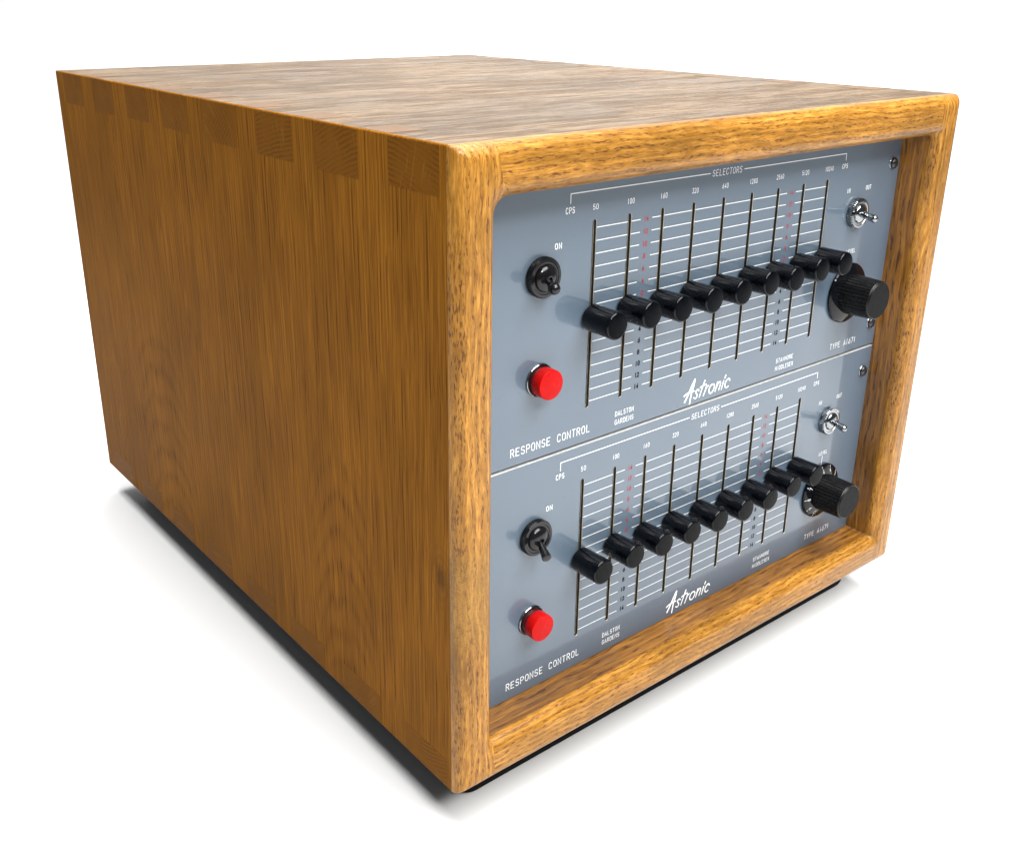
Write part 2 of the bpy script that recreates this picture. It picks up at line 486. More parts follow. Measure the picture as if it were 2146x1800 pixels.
def build_case():
    n_arc = 10
    prof = []       # (inset fraction kind, inset mm from outer / from inner, y, corner radius)
    # outer faces from the back to the front
    prof.append(('o', 0.0, D, 1.4))
    prof.append(('o', 0.0, D * 0.5, 1.4))
    for i in range(n_arc + 1):
        a = math.pi / 2 * i / n_arc
        prof.append(('o', RR * (1 - math.cos(a)), RR * (1 - math.sin(a)), 1.4 + 2.6 * i / n_arc))
    for i in range(n_arc + 1):
        a = math.pi / 2 * i / n_arc
        prof.append(('i', RR * (1 - math.sin(a)), RR * (1 - math.cos(a)), 6.0 - 4.0 * i / n_arc))
    prof.append(('i', 0.0, PAN_Y + 30, 1.2))
    prof.append(('i', 0.0, D, 1.2))
    NA = 6
    contours = []
    for kind, o, y, rc in prof:
        if kind == 'o':
            l, r, tp, bt = o, o, o, o
        else:
            l, r, tp, bt = TL - o, TR - o, TT - o, TB - o
        x0, x1, z0, z1 = l, W - r, bt, H - tp
        rcs = [rc] * 4
        if kind == 'i':
            rcs[3] = 12.5 if y <= RR + 0.01 else 11.0
        pts = []
        for ci, (sx_, sz_, a0) in enumerate(((1, 1, 180), (-1, 1, 270), (-1, -1, 0), (1, -1, 90))):
            rc = rcs[ci]
            cx = (x0 if sx_ > 0 else x1) + sx_ * rc
            cz = (z0 if sz_ > 0 else z1) + sz_ * rc
            for i in range(NA + 1):
                a = math.radians(a0 + 90 * i / NA)
                pts.append((cx + rc * math.cos(a), y, cz + rc * math.sin(a)))
            # split points where the side board ends and the rail begins
            if a0 == 180:
                pts.append((max(TL, pts[-1][0] + 0.01), y, z0))
                pts.append((min(W - TR, x1 - rc - 0.01), y, z0))
            if a0 == 0:
                pts.append((min(W - TR, x1 - rc - 0.01), y, z1))
                pts.append((max(TL, x0 + rcs[3] + 0.01), y, z1))
        contours.append(pts)
    n = len(contours[0])
    # segment owner along the contour
    # order: BL arc (0..NA), splitL, splitR, BR arc, TR arc, splitR, splitL, TL arc
    owner = []
    i = 0
    seq = (['bl'] * NA + ['bl_s'] + ['bot'] + ['br_s'] + ['br'] * NA + ['right'] + ['tr'] * NA +
           ['tr_s'] + ['top'] + ['tl_s'] + ['tl'] * NA + ['left'])
    assert len(seq) == n, (len(seq), n)
    boards = {'left': [], 'right': [], 'top': [], 'bottom': []}
    nk = len(contours)
    for k in range(nk):
        k2 = (k + 1) % nk
        ka, kb = prof[k], prof[k2]
        ymid = (ka[2] + kb[2]) / 2
        front = ymid <= RR + 0.01
        for s in range(n):
            s2 = (s + 1) % n
            sg = seq[s]
            if sg in ('left', 'right'):
                bd = sg
            elif sg == 'top':
                bd = 'top'
            elif sg == 'bot':
                bd = 'bottom'
            elif sg in ('bl', 'tl'):
                bd = 'left' if (front or (ka[0] == 'o')) else ('top' if sg == 'tl' else 'bottom')
            elif sg in ('br', 'tr'):
                bd = 'right' if (front or (ka[0] == 'o')) else ('top' if sg == 'tr' else 'bottom')
            elif front:
                bd = 'left' if sg in ('bl_s', 'tl_s') else 'right'
            else:
                bd = 'bottom' if sg.startswith('b') else 'top'
            # material: 0 outer face, 1 front, 2 inner face
            mi = 1 if front else (0 if ka[0] == 'o' and kb[0] == 'o' else 2)
            quad = [contours[k][s], contours[k][s2], contours[k2][s2], contours[k2][s]]
            boards[bd].append((quad, mi))
    names = {'left': 'side_board', 'right': 'side_board', 'top': 'top_board', 'bottom': 'bottom_board'}
    mats = {'left': [M_SIDE, M_POST, M_SIDEIN], 'right': [M_SIDE, M_POST, M_SIDEIN],
            'top': [M_TOP, M_RAIL, M_BOTIN], 'bottom': [M_UNDER, M_RAIL, M_BOTIN]}
    out = {}
    for bd, faces in boards.items():
        bm = bmesh.new()
        cache = {}

        def V(p):
            key = (round(p[0], 3), round(p[1], 3), round(p[2], 3))
            if key not in cache:
                cache[key] = bm.verts.new((p[0] * MM, p[1] * MM, p[2] * MM))
            return cache[key]
        for quad, mi in faces:
            vs = []
            for p in quad:
                v = V(p)
                if v not in vs:
                    vs.append(v)
            if len(vs) < 3:
                continue
            try:
                f = bm.faces.new(vs)
                f.material_index = mi
                f.smooth = True
            except ValueError:
                pass
        me = bpy.data.meshes.new(names[bd])
        bm.to_mesh(me)
        bm.free()
        me.set_sharp_from_angle(angle=math.radians(38))
        out[bd] = link(names[bd], me, mats[bd], case, CASE_OFF)
    return out


BOARDS = build_case()
BOARDS['left']['label'] = 'near side board with vertical grain and a small knot'


def joint_block(name, parent, x0, x1, y0, y1, z0, z1, mat, ch=0.15):
    bm = bmesh.new()
    box(bm, x0 * MM, x1 * MM, y0 * MM, y1 * MM, z0 * MM, z1 * MM)
    o = link(name, finish(bm, name), mat, parent)
    return o


PITCH = 87.3
first = 18.0
k = 0
while first + PITCH * k < D - 20:
    y0 = first + PITCH * k + random.uniform(-1.5, 1.5)
    y1 = min(y0 + 54.5 + random.uniform(-2, 2), D - 2)
    # end grain of the top and bottom boards seen on the side face
    joint_block('finger_joint', BOARDS['left'], -0.12, 5, y0, y1, H - 31.0 + random.uniform(-1.5, 1.5), H - 1.5, M_END)
    joint_block('finger_joint', BOARDS['left'], -0.12, 5, y0 - 2, y1 - 2, 1.5, 26.5 + random.uniform(-1.5, 1.5), M_END)
    # end grain of the side boards seen on the top face, between those fingers
    ya, yb = y1 + 0.4, min(first + PITCH * (k + 1) - 1, D - 2)
    if yb > ya:
        joint_block('finger_joint', BOARDS['top'], 1.5, 29.5, ya, yb, H - 5, H + 0.12, M_END_TOP)
        joint_block('finger_joint', BOARDS['top'], W - 30.5, W - 1.5, ya, yb, H - 5, H + 0.12, M_END_TOP)
    k += 1

# back panel, and an added black base standing in for the contact shadow
bm = bmesh.new()
box(bm, (TL + 0.3) * MM, (W - TR - 0.3) * MM, (D - 14) * MM, (D - 4) * MM, (TB + 0.3) * MM, (H - TT - 0.3) * MM)
link('back_panel', finish(bm, 'back_panel'), M_UNDER, case, CASE_OFF)
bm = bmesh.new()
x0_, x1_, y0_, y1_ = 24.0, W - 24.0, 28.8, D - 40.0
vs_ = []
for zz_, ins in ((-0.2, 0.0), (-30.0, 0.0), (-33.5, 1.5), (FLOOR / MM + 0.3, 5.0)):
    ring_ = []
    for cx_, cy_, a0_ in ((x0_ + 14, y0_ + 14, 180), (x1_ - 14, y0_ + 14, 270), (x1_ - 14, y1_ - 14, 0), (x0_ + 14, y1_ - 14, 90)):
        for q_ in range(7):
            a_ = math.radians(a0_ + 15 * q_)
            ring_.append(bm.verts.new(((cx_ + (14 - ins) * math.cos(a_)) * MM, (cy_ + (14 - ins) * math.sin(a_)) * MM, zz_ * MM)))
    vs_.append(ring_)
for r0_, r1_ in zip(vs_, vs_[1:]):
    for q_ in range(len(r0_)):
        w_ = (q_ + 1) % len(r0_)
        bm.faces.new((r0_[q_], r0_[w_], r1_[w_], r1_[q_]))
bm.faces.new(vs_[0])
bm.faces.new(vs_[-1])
link('added_shadow_base', finish(bm, 'added_shadow_base', 30), M_SHADOW_BASE, case, CASE_OFF)


# ------------------------------------------------------------------ engraved stroke lettering
def arc(cx, cy, rx, ry, a0, a1, n=8):
    return [(cx + rx * math.cos(math.radians(a0 + (a1 - a0) * i / n)), cy + ry * math.sin(math.radians(a0 + (a1 - a0) * i / n)))
            for i in range(n + 1)]


def superO(w=1.0):
    r = 0.5 * w
    return [(0, 0.42)] + arc(r, r, r, r, 180, 270, 4)[0:] + arc(w - r, r, r, r, 270, 360, 4) + \
        arc(w - r, 1 * 1.65 - r, r, r, 0, 90, 4) + arc(r, 1.65 - r, r, r, 90, 180, 4) + [(0, 0.42)]


HT = 1.65       # glyphs live in a cell 1 wide, 1.65 high
GL = {
    'A': [[(0, 0), (0.5, HT), (1, 0)], [(0.17, 0.52), (0.83, 0.52)]],
    'C': [arc(0.5, HT - 0.5, 0.5, 0.5, 20, 180, 7) + arc(0.5, 0.5, 0.5, 0.5, 180, 340, 7)],
    'D': [[(0, 0), (0, HT), (0.45, HT)] + arc(0.45, HT - 0.55, 0.55, 0.55, 90, 0, 5) + arc(0.45, 0.55, 0.55, 0.55, 0, -90, 5) + [(0, 0)]],
    'E': [[(0.95, HT), (0, HT), (0, 0), (0.95, 0)], [(0, HT * 0.52), (0.75, HT * 0.52)]],
    'G': [arc(0.5, HT - 0.5, 0.5, 0.5, 20, 180, 7) + arc(0.5, 0.5, 0.5, 0.5, 180, 360, 7) + [(1, 0.75), (0.55, 0.75)]],
    'I': [[(0.5, 0), (0.5, HT)]],
    'L': [[(0.05, HT), (0.05, 0), (0.95, 0)]],
    'M': [[(0, 0), (0, HT), (0.5, 0.55), (1, HT), (1, 0)]],
    'N': [[(0, 0), (0, HT), (1, 0), (1, HT)]],
    'O': [superO()],
    'P': [[(0, 0), (0, HT), (0.55, HT)] + arc(0.55, HT - 0.44, 0.44, 0.44, 90, -90, 8) + [(0, HT - 0.88)]],
    'R': [[(0, 0), (0, HT), (0.55, HT)] + arc(0.55, HT - 0.42, 0.42, 0.42, 90, -90, 8) + [(0, HT - 0.84)], [(0.5, HT - 0.84), (1, 0)]],
    'S': [arc(0.5, HT - 0.43, 0.47, 0.43, 25, 235, 8) + arc(0.5, 0.44, 0.49, 0.44, 60, -160, 9)],
    'T': [[(0, HT), (1, HT)], [(0.5, HT), (0.5, 0)]],
    'U': [[(0, HT), (0, 0.5)] + arc(0.5, 0.5, 0.5, 0.5, 180, 360, 8) + [(1, HT)]],
    'V': [[(0, HT), (0.5, 0), (1, HT)]],
    'X': [[(0, HT), (1, 0)], [(0, 0), (1, HT)]],
    'Y': [[(0, HT), (0.5, 0.75), (1, HT)], [(0.5, 0.75), (0.5, 0)]],
    '0': [superO()],
    '1': [[(0.5, 0), (0.5, HT)]],
    '2': [arc(0.5, HT - 0.47, 0.47, 0.47, 170, -20, 7) + [(0.80, 0.72), (0, 0), (1, 0)]],
    '3': [[(0.05, HT), (0.95, HT), (0.45, 0.98)] + arc(0.45, 0.5, 0.52, 0.5, 80, -150, 8)],
    '4': [[(0.72, 0), (0.72, HT), (0, 0.48), (1.02, 0.48)]],
    '5': [[(0.92, HT), (0.12, HT), (0.05, 0.88)] + arc(0.47, 0.5, 0.52, 0.5, 110, -150, 9)],
    '6': [[(0.75, HT), (0.12, 0.78)] + arc(0.5, 0.5, 0.5, 0.5, 150, 510, 12)],
    '7': [[(0, HT), (1, HT), (0.35, 0)]],
    '8': [arc(0.5, HT - 0.40, 0.40, 0.40, 270, 630, 10), arc(0.5, 0.45, 0.49, 0.43, 90, 450, 10)],
    '9': [[(0.25, 0), (0.88, HT - 0.78)] + arc(0.5, HT - 0.5, 0.5, 0.5, -30, 330, 12)],
}
ADV = {'I': 0.75, '1': 0.78, ' ': 1.15, 'M': 1.1}


def ribbon(bm, pts, w0, w1=None, lift=0.0, mat=0, conv=None):
    """flat stroke with round ends; pts in mm (x, z); writes faces on the plane y = -lift"""
    w1 = w0 if w1 is None else w1
    P_ = [Vector(p) for p in pts]
    Q = [P_[0]]
    for p in P_[1:]:
        if (p - Q[-1]).length > 1e-4:
            Q.append(p)
    n = len(Q)
    if n < 2:
        return
    closed = (Q[0] - Q[-1]).length < 1e-3 and n > 4
    L, Rr = [], []
    for i in range(n):
        w = w0 + (w1 - w0) * i / (n - 1)
        if closed and i in (0, n - 1):
            d0 = (Q[-1] - Q[-2]).normalized()
            d1 = (Q[1] - Q[0]).normalized()
        else:
            d0 = (Q[i] - Q[i - 1]).normalized() if i else (Q[1] - Q[0]).normalized()
            d1 = (Q[i + 1] - Q[i]).normalized() if i < n - 1 else d0
        dd = (d0 + d1)
        if dd.length < 0.2:
            dd = d0
        dd.normalize()
        nn = Vector((-dd.y, dd.x))
        c = max(0.42, nn.dot(Vector((-d0.y, d0.x))))
        L.append(Q[i] + nn * (w / 2 / c))
        Rr.append(Q[i] - nn * (w / 2 / c))
    f = conv or (lambda v: (v.x * MM, -lift * MM, v.y * MM))
    lv = [bm.verts.new(f(v)) for v in L]
    rv = [bm.verts.new(f(v)) for v in Rr]
    for i in range(n - 1):
        fc = bm.faces.new((lv[i], rv[i], rv[i + 1], lv[i + 1]))
        fc.material_index = mat
    if not closed:
        for end in (0, n - 1):
            w = (w0 if end == 0 else w1) / 2
            d0 = (Q[1] - Q[0]).normalized() * -1 if end == 0 else (Q[-1] - Q[-2]).normalized()
            a0 = math.atan2(d0.y, d0.x)
            cap = [bm.verts.new(f(Q[end] + Vector((math.cos(a0 + t_), math.sin(a0 + t_))) * w))
                   for t_ in [math.radians(x) for x in (60, 30, 0, -30, -60)]]
            vs = ([lv[0]] + cap[::-1] + [rv[0]]) if end == 0 else ([rv[-1]] + cap[::-1] + [lv[-1]])
            if end == 0:
                vs = [rv[0]] + cap + [lv[0]]
                vs = [lv[0], rv[0]] + cap
            else:
                vs = [lv[-1]] + cap + [rv[-1]]
            try:
                fc = bm.faces.new(vs)
                fc.material_index = mat
            except ValueError:
                pass


def text_width(s, gw, gap):
    x = 0
    for ch in s:
        x += (ADV.get(ch, 1.0)) * gw + gap
    return x - gap


class Writer:
    def __init__(self):
        self.bm = bmesh.new()
        self.k = 0

    def lift(self):
        self.k = (self.k + 1) % 7
        return 0.05 + 0.012 * self.k

    def word(self, s, x, z, h, width=None, center=False, sw=0.42, slant=0.0, mat=0, ratio=0.55, gapr=0.42):
        gw = h * ratio
        gap = gw * gapr
        nat = text_width(s, gw, gap)
        if width:
            kx = width / nat
        else:
            kx = 1.0
        gw *= kx
        gap *= kx
        if center:
            x = x - (width or nat) / 2
            z = z - h / 2
        sy = h / HT
        for ch in s:
            adv = ADV.get(ch, 1.0)
            if ch != ' ':
                for st in GL[ch]:
                    pts = []
                    for (u, v) in st:
                        uu = (u - 0.5) * gw * (1.0 if adv >= 1 else 1.0) + adv * gw / 2
                        if ch == 'M':
                            uu = (u - 0.5) * gw * 1.1 + adv * gw / 2
                        pts.append((x + uu + slant * v * sy, z + v * sy))
                    ribbon(self.bm, pts, sw, lift=self.lift(), mat=mat)
            x += adv * gw + gap

    def line(self, pts, w, mat=0):
        ribbon(self.bm, pts, w, lift=self.lift(), mat=mat)

    def done(self, name, mat, parent, loc=(0, 0, 0)):
        me = bpy.data.meshes.new(name)
        for f in self.bm.faces:
            if f.normal.length and False:
                pass
        self.bm.normal_update()
        for f in self.bm.faces:
            if f.normal.y > 0:
                f.normal_flip()
        self.bm.to_mesh(me)
        self.bm.free()
        return link(name, me, mat, parent, loc)


LOGO = dict(
    A1=[(249.3, 233.2), (253.1, 239.1), (256.3, 245.1), (259.6, 250.1)],
    A2=[(259.6, 250.1), (258.7, 244.6), (256.8, 239.5), (255.4, 230.4)],
    A3=[(248.2, 238.6), (251.3, 240.0), (255.6, 240.4), (259.7, 240.4)],
    s=[(265.5, 239.4), (264.6, 240.4), (263.2, 240.4), (262.1, 239.5), (262.4, 238.0), (263.7, 236.3), (263.8, 234.8), (263.0, 233.8), (261.6, 233.5), (259.9, 234.5)],
    t1=[(272.1, 246.4), (269.2, 239.9), (266.7, 233.5)],
    t2=[(267.1, 241.6), (270.2, 242.4), (274.1, 242.9)],
    r1=[(275.0, 241.4), (273.5, 237.3), (271.7, 233.5)],
    r2=[(273.8, 238.2), (275.2, 240.0), (277.3, 240.9)],
    o=[(282.5, 240.8), (280.6, 240.6), (279.0, 239.0), (278.2, 236.6), (278.8, 234.5), (280.6, 233.5), (282.6, 234.2), (284.2, 236.2), (284.8, 238.6), (284.0, 240.3), (282.5, 240.8)],
    n1=[(288.4, 241.4), (287.2, 237.3), (286.1, 233.7)],
    n2=[(287.3, 237.0), (288.6, 239.3), (290.4, 240.8), (292.0, 240.6), (292.3, 239.2), (291.5, 236.6), (290.6, 233.9)],
    i=[(296.1, 240.8), (293.9, 233.7)],
    dot=[(298.2, 245.0), (297.3, 242.9)],
    c=[(304.0, 239.4), (303.2, 240.8), (301.7, 241.1), (299.8, 240.2), (298.5, 238.0), (298.3, 235.8), (299.2, 234.2), (300.8, 233.7), (302.8, 234.4)])

SLOTS = [141.0, 174.9, 208.4, 242.0, 276.0, 309.6, 342.9, 376.1, 408.8]
LEVELS = list(range(14, -15, -2))
NUMS = ['50', '100', '160', '320', '640', '1280', '2560', '5120', '10240']


def zrow(v):
    return 323.95 + 4.54 * v


# ------------------------------------------------------------------ faceplate: slots really cut through
def faceplate_mesh(x0, x1, z0, z1, slots, zt, zb, sw, th):
    cu = bpy.data.curves.new('tmp_plate', 'CURVE')
    cu.dimensions = '2D'
    cu.fill_mode = 'BOTH'
    cu.extrude = th / 2 * MM

    def spl(pts):
        s = cu.splines.new('POLY')
        s.points.add(len(pts) - 1)
        for i, (a, b) in enumerate(pts):
            s.points[i].co = (a * MM, b * MM, 0, 1)
        s.use_cyclic_u = True
    spl([(x0, z0), (x1, z0), (x1, z1), (x0, z1)])
    r = sw / 2
    for sx in slots:
        pts = [(sx + r * math.cos(a), zt - r + r * math.sin(a)) for a in [math.pi * i / 10 for i in range(11)]]
        pts += [(sx + r * math.cos(a), zb + r + r * math.sin(a)) for a in [math.pi + math.pi * i / 10 for i in range(11)]]
        spl(pts)
    o = bpy.data.objects.new('tmp_plate', cu)
    COL.objects.link(o)
    dg = bpy.context.evaluated_depsgraph_get()
    me = bpy.data.meshes.new_from_object(o.evaluated_get(dg))
    bpy.data.objects.remove(o)
    bpy.data.curves.remove(cu)
    me.name = 'faceplate'
    # x,y,z -> x, -(z), y  (front of the plate at y = 0)
    for v in me.vertices:
        x, y, z = v.co
        v.co = (x, th / 2 * MM - z, y)
    bm = bmesh.new()
    bm.from_mesh(me)
    bmesh.ops.remove_doubles(bm, verts=bm.verts, dist=1e-7)
    bmesh.ops.recalc_face_normals(bm, faces=bm.faces)
    bm.normal_update()
    for f in bm.faces:
        f.smooth = False
        if abs(f.normal.y) > 0.9:
            f.material_index = 0
        else:
            c = f.calc_center_median() / MM
            inner = x0 + 2 < c.x < x1 - 2 and z0 + 2 < c.z < z1 - 2
            f.material_index = 2 if inner else 1
    bm.to_mesh(me)
    bm.free()
    return me


def slot_trim_mesh(h, sw):
    """bright worn lip round the slot and the pale rear edge seen inside it"""
    bm = bmesh.new()
    r = sw / 2

    def outline(rr, n=10):
        pts = [(rr * math.cos(a), h / 2 - r + rr * math.sin(a)) for a in [math.pi * i / n for i in range(n + 1)]]
        pts += [(rr * math.cos(a), -h / 2 + r + rr * math.sin(a)) for a in [math.pi + math.pi * i / n for i in range(n + 1)]]
        return pts
    for (ra, ya, rb, yb) in ((r + 0.02, -0.03, r - 0.16, 0.30), (r - 0.02, 2.6, r - 0.22, 3.05)):
        A = [bm.verts.new((x * MM, ya * MM, z * MM)) for x, z in outline(ra)]
        B = [bm.verts.new((x * MM, yb * MM, z * MM)) for x, z in outline(rb)]
        n = len(A)
        for i in range(n):
            j = (i + 1) % n
            bm.faces.new((A[i], A[j], B[j], B[i]))
    return finish(bm, 'slot_trim', 30)


# ------------------------------------------------------------------ controls, built once and copied
def cp(o, parent, loc=None):
    c = o.copy()
    COL.objects.link(c)
    c.parent = parent
    if loc is not None:
        c.location = loc
    for ch in o.children:
        cp(ch, c)
    return c


def cyl_between(bm, p0, p1, prof, n=24):
    """round bar along p0->p1; prof = (fraction, radius mm)"""
    p0, p1 = Vector(p0), Vector(p1)
    ax = (p1 - p0)
    L = ax.length
    ax.normalize()
    u = ax.orthogonal().normalized()
    v = ax.cross(u)
    rings = []
    for f, r in prof:
        c = p0 + ax * (L * f)
        if r < 1e-6:
            rings.append([bm.verts.new(c * MM)])
        else:
            rings.append([bm.verts.new((c + (u * math.cos(2 * math.pi * i / n) + v * math.sin(2 * math.pi * i / n)) * r) * MM)
                          for i in range(n)])
    for a, b in zip(rings, rings[1:]):
        for i in range(n):
            j = (i + 1) % n
            if len(a) == 1:
                bm.faces.new((a[0], b[i], b[j]))
            elif len(b) == 1:
                bm.faces.new((a[i], a[j], b[0]))
            else:
                bm.faces.new((a[i], a[j], b[j], b[i]))


def slider_mesh():
    prof = [(0, 1.6), (9.0, 1.6), (9.75, 1.9), (10.0, 2.6)]
    prof += [(10.0, 25.0)]
    for i in range(1, 9):
        a = math.pi / 2 * i / 8
        prof.append((10.0 - 1.7 * (1 - math.cos(a)), 25.4 + 1.8 * math.sin(a)))
    prof += [(8.1, 27.25), (0, 27.3)]
    bm = lathe(prof, 56)
    me = finish(bm, 'slider_knob', 35)
    return me


def split_face_mats(me, ymax_mm):
    for p in me.polygons:
        if p.center.y < -ymax_mm * MM and abs(p.normal.y) > 0.95:
            p.material_index = 1


def level_knob_meshes():
    n = 180

    def teeth(k, i):
        if k in (2, 3):
            return -0.55 if (i % 5) in (0, 1) else 0.0
        return 0
    prof = [(0, 6.0), (17.6, 6.0), (18.0, 6.6), (17.2, 31.6), (17.1, 32.2), (16.6, 32.9), (15.9, 33.0), (15.6, 33.7), (0, 33.8)]
    bm = lathe(prof, n, teeth)
    body = finish(bm, 'fluted_body', 30)
    sk = [(0, 0.7), (26.6, 0.7), (27.2, 1.2), (27.2, 2.3), (26.4, 3.2), (18.5, 6.0), (0, 6.1)]
    bm = lathe(sk, 96)
    skirt = finish(bm, 'dial_skirt', 25)
    return body, skirt


def nut_meshes(n_teeth, r, h, dome_r, dome_h):
    n = n_teeth * 4

    def teeth(k, i):
        if k in (2, 3):
            return -0.55 if (i % 4) in (0, 1) else 0.0
        return 0
    prof = [(0, 0.2), (r - 0.7, 0.2), (r, 0.7), (r, h - 0.9), (r - 0.8, h), (r - 2.6, h + 0.15), (r - 3.0, h - 0.3), (dome_r + 0.2, h - 0.3)]
    prof += [(dome_r, h - 0.3)]
    nut = finish(lathe(prof + [(0, h - 0.3)], n, teeth), 'knurled_nut', 32)
    pr = []
    for i in range(0, 9):
        a = math.radians(80) * i / 8
        pr.append((dome_r * math.cos(a) + 0.0, h - 0.3 + dome_h * math.sin(a)))
    pr += [(2.4, h - 0.2 + dome_h), (2.2, h - 1.8 + dome_h), (0, h - 1.9 + dome_h)]
    dome = finish(lathe(pr, 48), 'bushing', 40)
    return nut, dome


def screw_mesh():
    prof = [(0, 0.9), (4.7, 0.9), (4.95, 1.3), (4.8, 2.2), (4.0, 3.2), (2.6, 3.8), (1.2, 4.05), (0, 4.1)]
    return finish(lathe(prof, 28), 'panel_screw', 50)


ME_SLIDER = slider_mesh()
ME_BODY, ME_SKIRT = level_knob_meshes()
ME_NUT, ME_DOME = nut_meshes(56, 14.0, 5.2, 9.6, 4.6)
ME_NUT2, ME_DOME2 = nut_meshes(46, 13.2, 5.4, 8.6, 3.6)
ME_SCREW = screw_mesh()
ME_WASH = finish(lathe([(0, 0.1), (5.4, 0.1), (5.5, 0.4), (5.2, 0.8), (0, 0.9)], 28), 'washer', 40)


def lever_mesh(tip, ball):
    """toggle lever from the pivot to the tip (mm, relative to the nut centre)"""
    bm = bmesh.new()
    pivot = Vector((0, -4.5, 0))
    tip = Vector(tip)
    L = (tip - pivot).length
    if ball == 'round':
        r = 4.2
        f0 = 1 - 2 * r / L
        prof = [(0, 2.0), (f0 * 0.6, 2.2), (f0 + 0.02, 2.6)]
        prof += [(1 - r / L + (r / L) * math.sin(math.radians(a)), r * math.cos(math.radians(a))) for a in (-38, -20, 0, 20, 40, 58, 74)]
        prof += [(1.0, 0)]
    elif ball == 'flat':
        prof = [(0, 1.9), (0.25, 2.1), (0.93, 3.55), (0.975, 3.5), (0.995, 3.0), (1.0, 2.7), (1.0, 0)]
    else:
        r = 3.4
        prof = [(0, 2.6), (0.25, 2.7), (0.5, 3.0), (1 - r / L, r)]
        prof += [(1 - r / L + (r / L) * math.sin(math.radians(a)), r * math.cos(math.radians(a))) for a in (20, 40, 58, 74)]
        prof += [(1.0, 0)]
    cyl_between(bm, pivot, tip, prof, 28)
    return finish(bm, 'lever', 40)


def make_unit(which, label):
    low = which == 'lower'
    dx, dz = (-0.9, -194.6) if low else (0.0, 0.0)
    y = PAN_Y
    unit = thing('graphic_equalizer', label, 'equalizer', ((269.0 + 4) * MM, y * MM, (228.6 + dz) * MM),
                 'rack mounted equalizer panels in the oak case')
    base = Vector(unit.location)

    def at(x, z, yy=0.0):      # panel coordinates (mm) -> local to the unit
        return ((x + dx) * MM - base.x, (y + yy) * MM - base.y, (z + dz) * MM - base.z)
    z0, z1 = (228.9, 423.4) if not low else (33.0 - dz, 226.4 - dz)
    th = 3.0
    me = faceplate_mesh(TL + 0.5 - dx, W - TR - 0.7 - dx, z0, z1, SLOTS, 393.2, 393.2 - 137.8, 3.7, th)
    plate = link('faceplate', me, [M_PAINT, M_EDGE, M_SLOTWALL], unit, at(0, 0))
    if low:
        bm = bmesh.new()
        box(bm, (TL + 0.5 - dx) * MM, (W - TR - 0.7 - dx) * MM, -0.06 * MM, 2.9 * MM, (z1 - 0.16) * MM, (z1 + 0.2) * MM)
        link('bright_edge', finish(bm, 'bright_edge'), M_EDGE, plate)
    # pale lips of the nine slots
    tm = slot_trim_mesh(137.8, 3.7)
    for sx in SLOTS:
        link('slot_trim', tm, M_TRIM if not tm.materials else None, plate, (sx * MM, 0, (393.2 - 68.9) * MM))
    # chassis behind the plate
    bm = bmesh.new()
    box(bm, (TL + 12) * MM, (W - TR - 12) * MM, 14 * MM, 300 * MM, (z0 + 5) * MM, (z1 - 3) * MM)
    link('chassis', finish(bm, 'chassis'), M_BLACKIN, unit, at(0, 0))
    # lining that closes the view round the plate
    bm = bmesh.new()
    box(bm, (TL + 1) * MM, (W - TR - 1) * MM, 6 * MM, 7 * MM, (z0 - 4) * MM, z0 * MM + 0.002)
    link('rack_rail', finish(bm, 'rack_rail'), M_BLACKIN, unit, at(0, 0))

    # ---- engraving
    grid = Writer()
    gw = 0.52
    for v in LEVELS:
        z = zrow(v)
        sp = [(SLOTS[0] + 2.2, SLOTS[1] - 1.9), (SLOTS[1] + 2.0, 185.6), (198.0, SLOTS[2] - 2.0)]
        for i in range(2, 6):
            sp.append((SLOTS[i] + 2.0, SLOTS[i + 1] - 2.0))
        sp += [(SLOTS[6] + 2.0, 354.0), (366.2, SLOTS[7] - 2.0), (SLOTS[7] + 2.0, SLOTS[8] - 2.2)]
        for a, b in sp:
            grid.line([(a, z + random.uniform(-0.06, 0.06)), (b, z + random.uniform(-0.06, 0.06))], gw)
    grid.done('scale_lines', M_WHITE, plate)
    br = Writer()
    br.line([(118.0, 406.6), (118.0, 412.9), (257.6, 412.6)], 0.66)
    br.done('bracket_line', M_WHITE, plate)
    br = Writer()
    br.line([(297.4, 412.3), (431.2, 412.3), (431.5, 406.8)], 0.66)
    br.done('bracket_line', M_WHITE, plate)
    br = Writer()
    if low:
        br.line([(456.8, 322.4), (456.6, 313.0)], 0.55)
    else:
        br.line([(456.8, 322.4), (456.6, 314.5)], 0.55)
    br.done('index_mark', M_WHITE, plate)

    def label_word(s, x, z, h, width=None, center=False, sw=0.55, mat=M_WHITE, slant=0.0, gapr=0.42):
        w = Writer()
        w.word(s, x, z, h, width, center, sw, slant, gapr=gapr)
        w.done('printed_word', mat, plate)
    label_word('SELECTORS', 260.4, 410.2, 4.5, 33.6, sw=0.46, slant=0.08, gapr=0.6)
    for sx, s in zip(SLOTS, NUMS):
        label_word(s, sx + 0.3, 401.8, 3.5, {2: 4.6, 3: 6.5, 4: 8.7, 5: 10.8}[len(s)], True, 0.40, gapr=0.72)
    label_word('CPS', 117.9, 401.9, 3.9, 7.7, True, 0.5, gapr=0.7)
    label_word('CPS', 431.3, 401.9, 3.5, 7.4, True, 0.5, gapr=0.7)
    label_word('ON', 108.2, 379.4, 3.7, 5.6, True, 0.55, gapr=0.7)
    label_word('IN', 441.5, 380.1, 3.3, 4.2, True, 0.5, gapr=0.7)
    label_word('OUT', 471.3, 380.2, 3.5, 7.4, True, 0.5, gapr=0.7)
    label_word('LEVEL', 457.2, 325.6, 3.3, 12.6, True, 0.48, gapr=0.7)
    rz = 235.9 if not low else 236.2
    label_word('RESPONSE CONTROL', 69.6, rz, 5.7, 75.0, sw=0.62, gapr=0.62)
